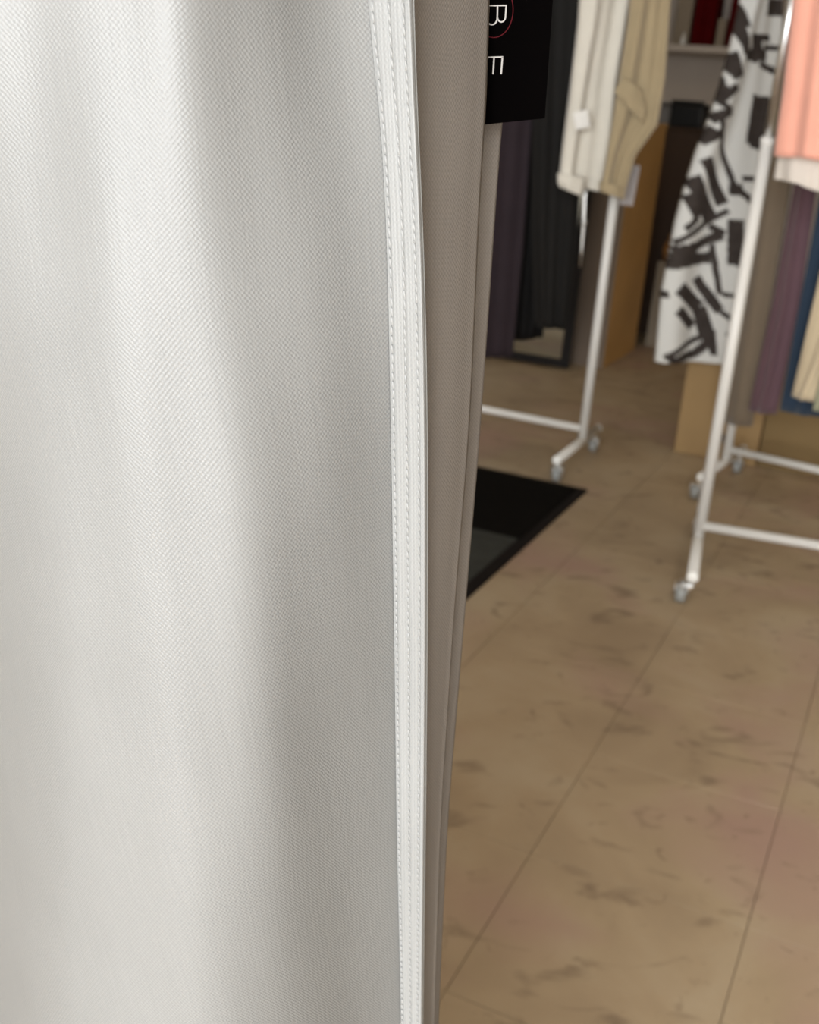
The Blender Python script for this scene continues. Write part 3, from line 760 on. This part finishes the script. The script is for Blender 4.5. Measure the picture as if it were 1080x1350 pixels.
def front_y(px, py, cache={}):
    key = round(py, 2)
    if key not in cache:
        v = py/1350
        xs = list(range(-360, 641, 4)); ys = [0]
        for a, b in zip(xs, xs[1:]): ys.append(ys[-1]+slope((a+b)/2, v)*4*PX2M)
        i0 = xs.index(180)
        cache[key] = (xs, [y-ys[i0] for y in ys])
    xs, ys = cache[key]
    f = (max(-360, min(639.9, px))+360)/4; i = int(f); g = f-i
    base = lerp(ys[i], ys[min(i+1, len(ys)-1)], g)
    return D + base + 0.0006*math.sin(px*0.021+py*0.004) + 0.0004*math.sin(px*0.047-py*0.006)
def strip_y(t_, py):
    """seam strip surface, t 0..1 left to right: stands proud and turns to the left"""
    l = smooth_poly(sL, py)
    y0 = front_y(l, py)
    w_ = (smooth_poly(sR, py)-l)*PX2M
    return y0 - 0.0004 - 0.0010*sst(0, 0.15, t_) - 0.50*w_*t_ + 0.0022*sst(0.90, 1.06, t_)**2 + sum(0.00045*math.exp(-((t_/1.06-q)/0.035)**2) for q in (0.09, 0.44, 0.76))
pys = [-900, -760, -640, -520, -420, -340] + [-280+14*k for k in range(125)] + [1500, 1560, 1640, 1740, 1860, 2000, 2200, 2400]
pys = sorted(set(pys))
def sheet(name, xs_fn, y_fn, m, parent, n, uoff=0.0, thick=0.0006):
    bm = bmesh.new()
    uvl = bm.loops.layers.uv.new('UVMap')
    rows = []; uvs = {}
    prev = None; vacc = 0
    for py in pys:
        row = [on_y(xs_fn(k/n, py), py, y_fn(k/n, py)) for k in range(n+1)]
        rows.append(row)
    vr = [[bm.verts.new(p) for p in r] for r in rows]
    for r, pr in zip(vr, rows):
        m0 = n//2; acc = [0]
        for a, b in zip(pr, pr[1:]): acc.append(acc[-1]+(b-a).length)
        for k, vv in enumerate(r): uvs[vv] = (acc[k]-acc[-1]+uoff, pr[k].z)
    for a, b in zip(vr, vr[1:]):
        for k in range(n): bm.faces.new((a[k], b[k], b[k+1], a[k+1]))
    for f_ in bm.faces:
        for lp in f_.loops: lp[uvl].uv = uvs[lp.vert]
    o = finish(name, bm, m, parent, recalc=False)
    md = o.modifiers.new('thickness', 'SOLIDIFY'); md.thickness = thick; md.offset = -1
    return o
t = empty('trousers', (-0.02, 0.30, 0.45), 'silver grey satin trousers with stitched side seam filling the left half', 'trousers')
sheet('front_panel', lambda u, py: lerp(-330, smooth_poly(sL, py)+5, u), lambda u, py: front_y(lerp(-330, smooth_poly(sL, py)+5, u), py), M['satin'], t, 130)
strip = sheet('seam_strip', lambda u, py: lerp(smooth_poly(sL, py), smooth_poly(sR, py), u), lambda u, py: strip_y(u*1.06, py), M['satin_lit'], t, 64, uoff=0.01, thick=0.0011)
strip['label'] = 'double folded seam strip in a lit tone'
# three rows of topstitching
for tt in (0.09, 0.44, 0.76):
    bm = bmesh.new()
    zc = on_y(520, -140, D).z
    z_end = on_y(520, 1480, D).z
    py = -140.0
    while py < 1490:
        def P(y_, dx=0.0, lift=0.00012):
            l, r_ = smooth_poly(sL, y_), smooth_poly(sR, y_)
            return on_y(lerp(l, r_, tt)+dx, y_, strip_y(tt*1.06, y_)-lift)
        step = 14
        # find stitch end 2.55 mm further down
        a = P(py); y2 = py
        while (P(y2)-a).length < 0.00262: y2 += 0.5
        j = random.uniform(-0.4, 0.4)
        pts = [P(py, j-0.9, -0.0002), P(lerp(py, y2, 0.14), j-0.7, 0.00010), P(lerp(py, y2, 0.5), j, 0.00020), P(lerp(py, y2, 0.84), j+0.7, 0.00010), P(lerp(py, y2, 0.95), j+0.9, -0.0002)]
        bm_tube(bm, pts, [0.00018, 0.00034, 0.00038, 0.00034, 0.00018], 8)
        py = y2
    o = finish('stitch_row', bm, M['thread'], strip); o['kind'] = 'stuff'
# back panel, its shade put into the cloth colour, and the fold behind it
def back_x(u, py): return lerp(smooth_poly(sR, py)-22, smooth_poly(p2, py), u)
def back_yf(u, py):
    w_ = max(0.004, (smooth_poly(p2, py)-smooth_poly(sR, py)+22)*PX2M)
    return strip_y(0.5, py)+0.010 + w_*(0.9*u+0.7*u*u) + 0.0012*math.sin(u*5.0+py*0.002) - 0.0022*sst(0.88, 1.0, u)*0.3
sheet('back_panel', back_x, back_yf, M['satin_shaded'], t, 36, uoff=0.02)
def fold_x(u, py): return lerp(smooth_poly(p2, py)-30, smooth_poly(p3, py), u)
def fold_y(u, py): return back_yf(1.0, py)+0.014 + 0.010*u
sheet('inner_fold', fold_x, fold_y, M['satin_shaded'], t, 16, uoff=0.03)
# the far side of the leg
sheet('rear_panel', lambda u, py: lerp(-330, smooth_poly(p2, py)-28, u), lambda u, py: lerp(front_y(-330, py)+0.006, back_yf(1.0, py)+0.016, sst(0, 0.5, u)*0.6+0.4*u)+0.03*math.sin(math.pi*u), M['satin_shaded'], t, 30)
# waist clips on the bar
for x in (-0.06, 0.03):
    bm = bmesh.new()
    tp = Vector((x, 0.36, 1.44))
    bm_tube(bm, [Vector((x, 0.345, 1.27)), Vector((x, 0.355, 1.36)), Vector((x, 0.36, 1.4025))], 0.002, 8)
    bm_box(bm, (x, 0.335, 1.27), (0.03, 0.012, 0.04), bevel=0.003)
    finish('waist_clip', bm, M['chrome'], t)

# ------------------------------------------------------------------ black hang tag
TY = 0.355
t = empty('hang_tag', on_y(680, 160, TY), 'black swing tag with white letters and red ring beside the silver trousers', 'tag')
tagY = lambda px, py: back_yf(1.0, min(py, 200)) + 0.006 + (px-641)*0.00001
Tc = back_yf(1.0, 80)+0.006
def T_(px, py, lift=0.0): return on_y(px, py, Tc-lift)
bm = bmesh.new()
crn = [(618, -260), (746, -250), (718.5, 156), (608, 167.5)]
f_ = [bm.verts.new(T_(x, y)) for x, y in crn]; b_ = [bm.verts.new(T_(x, y, -0.0006)) for x, y in crn]
bm.faces.new(f_); bm.faces.new(b_[::-1])
for k in range(4): bm.faces.new((f_[k], b_[k], b_[(k+1) % 4], f_[(k+1) % 4]))
finish('card', bm, M['card'], t, smooth=False)
def ink(name, strokes, width, m, lift=0.0001):
    bm = bmesh.new()
    for pts in strokes:
        n = len(pts)
        L_, R2 = [], []
        for i, (x, y) in enumerate(pts):
            x0, y0 = pts[max(i-1, 0)]; x1, y1 = pts[min(i+1, n-1)]
            d = math.hypot(x1-x0, y1-y0) or 1; nx_, ny_ = -(y1-y0)/d*width/2, (x1-x0)/d*width/2
            L_.append((x+nx_, y+ny_)); R2.append((x-nx_, y-ny_))
        a0 = [bm.verts.new(T_(x, y, lift)) for x, y in L_]; a1 = [bm.verts.new(T_(x, y, lift)) for x, y in R2]
        c0 = [bm.verts.new(T_(x, y, 0)) for x, y in L_]; c1 = [bm.verts.new(T_(x, y, 0)) for x, y in R2]
        for i in range(n-1):
            bm.faces.new((a0[i], a0[i+1], a1[i+1], a1[i]))
            bm.faces.new((a0[i], c0[i], c0[i+1], a0[i+1])); bm.faces.new((a1[i], a1[i+1], c1[i+1], c1[i]))
    return finish(name, bm, m, t, smooth=False)
def arc(cx, cy, rx, ry, a0, a1, n=14):
    return [(cx+rx*math.cos(R(lerp(a0, a1, k/n))), cy+ry*math.sin(R(lerp(a0, a1, k/n)))) for k in range(n+1)]
# letters turned a quarter clockwise: tops to the right, spine on the upper side
ink('letter', [[(668.6, 7.2), (634, 7.6)], [(667.6, 6.5), (666.6, 20)] + arc(661.2, 21.5, 5.4, 7.4, 0, 180, 16)[1:] + [(656.2, 8)],
               [(655.6, 22)] + arc(648.6, 24, 7.0, 8.6, 0, 180, 16) + [(641.8, 8)]], 1.9, M['ink_white'])
ink('letter', [[(663.6, 75.2), (634, 75.8)], [(662.6, 75), (660.8, 97.8)], [(651.6, 75), (650.2, 97.8)], [(640, 76), (639, 98)]], 2.1, M['ink_white'])
o = ink('printed_ring', [arc(651, 12.5, 25.6, 37, 0, 360, 64)], 1.3, M['ink_red']); o['label'] = 'thin dark red printed ring'
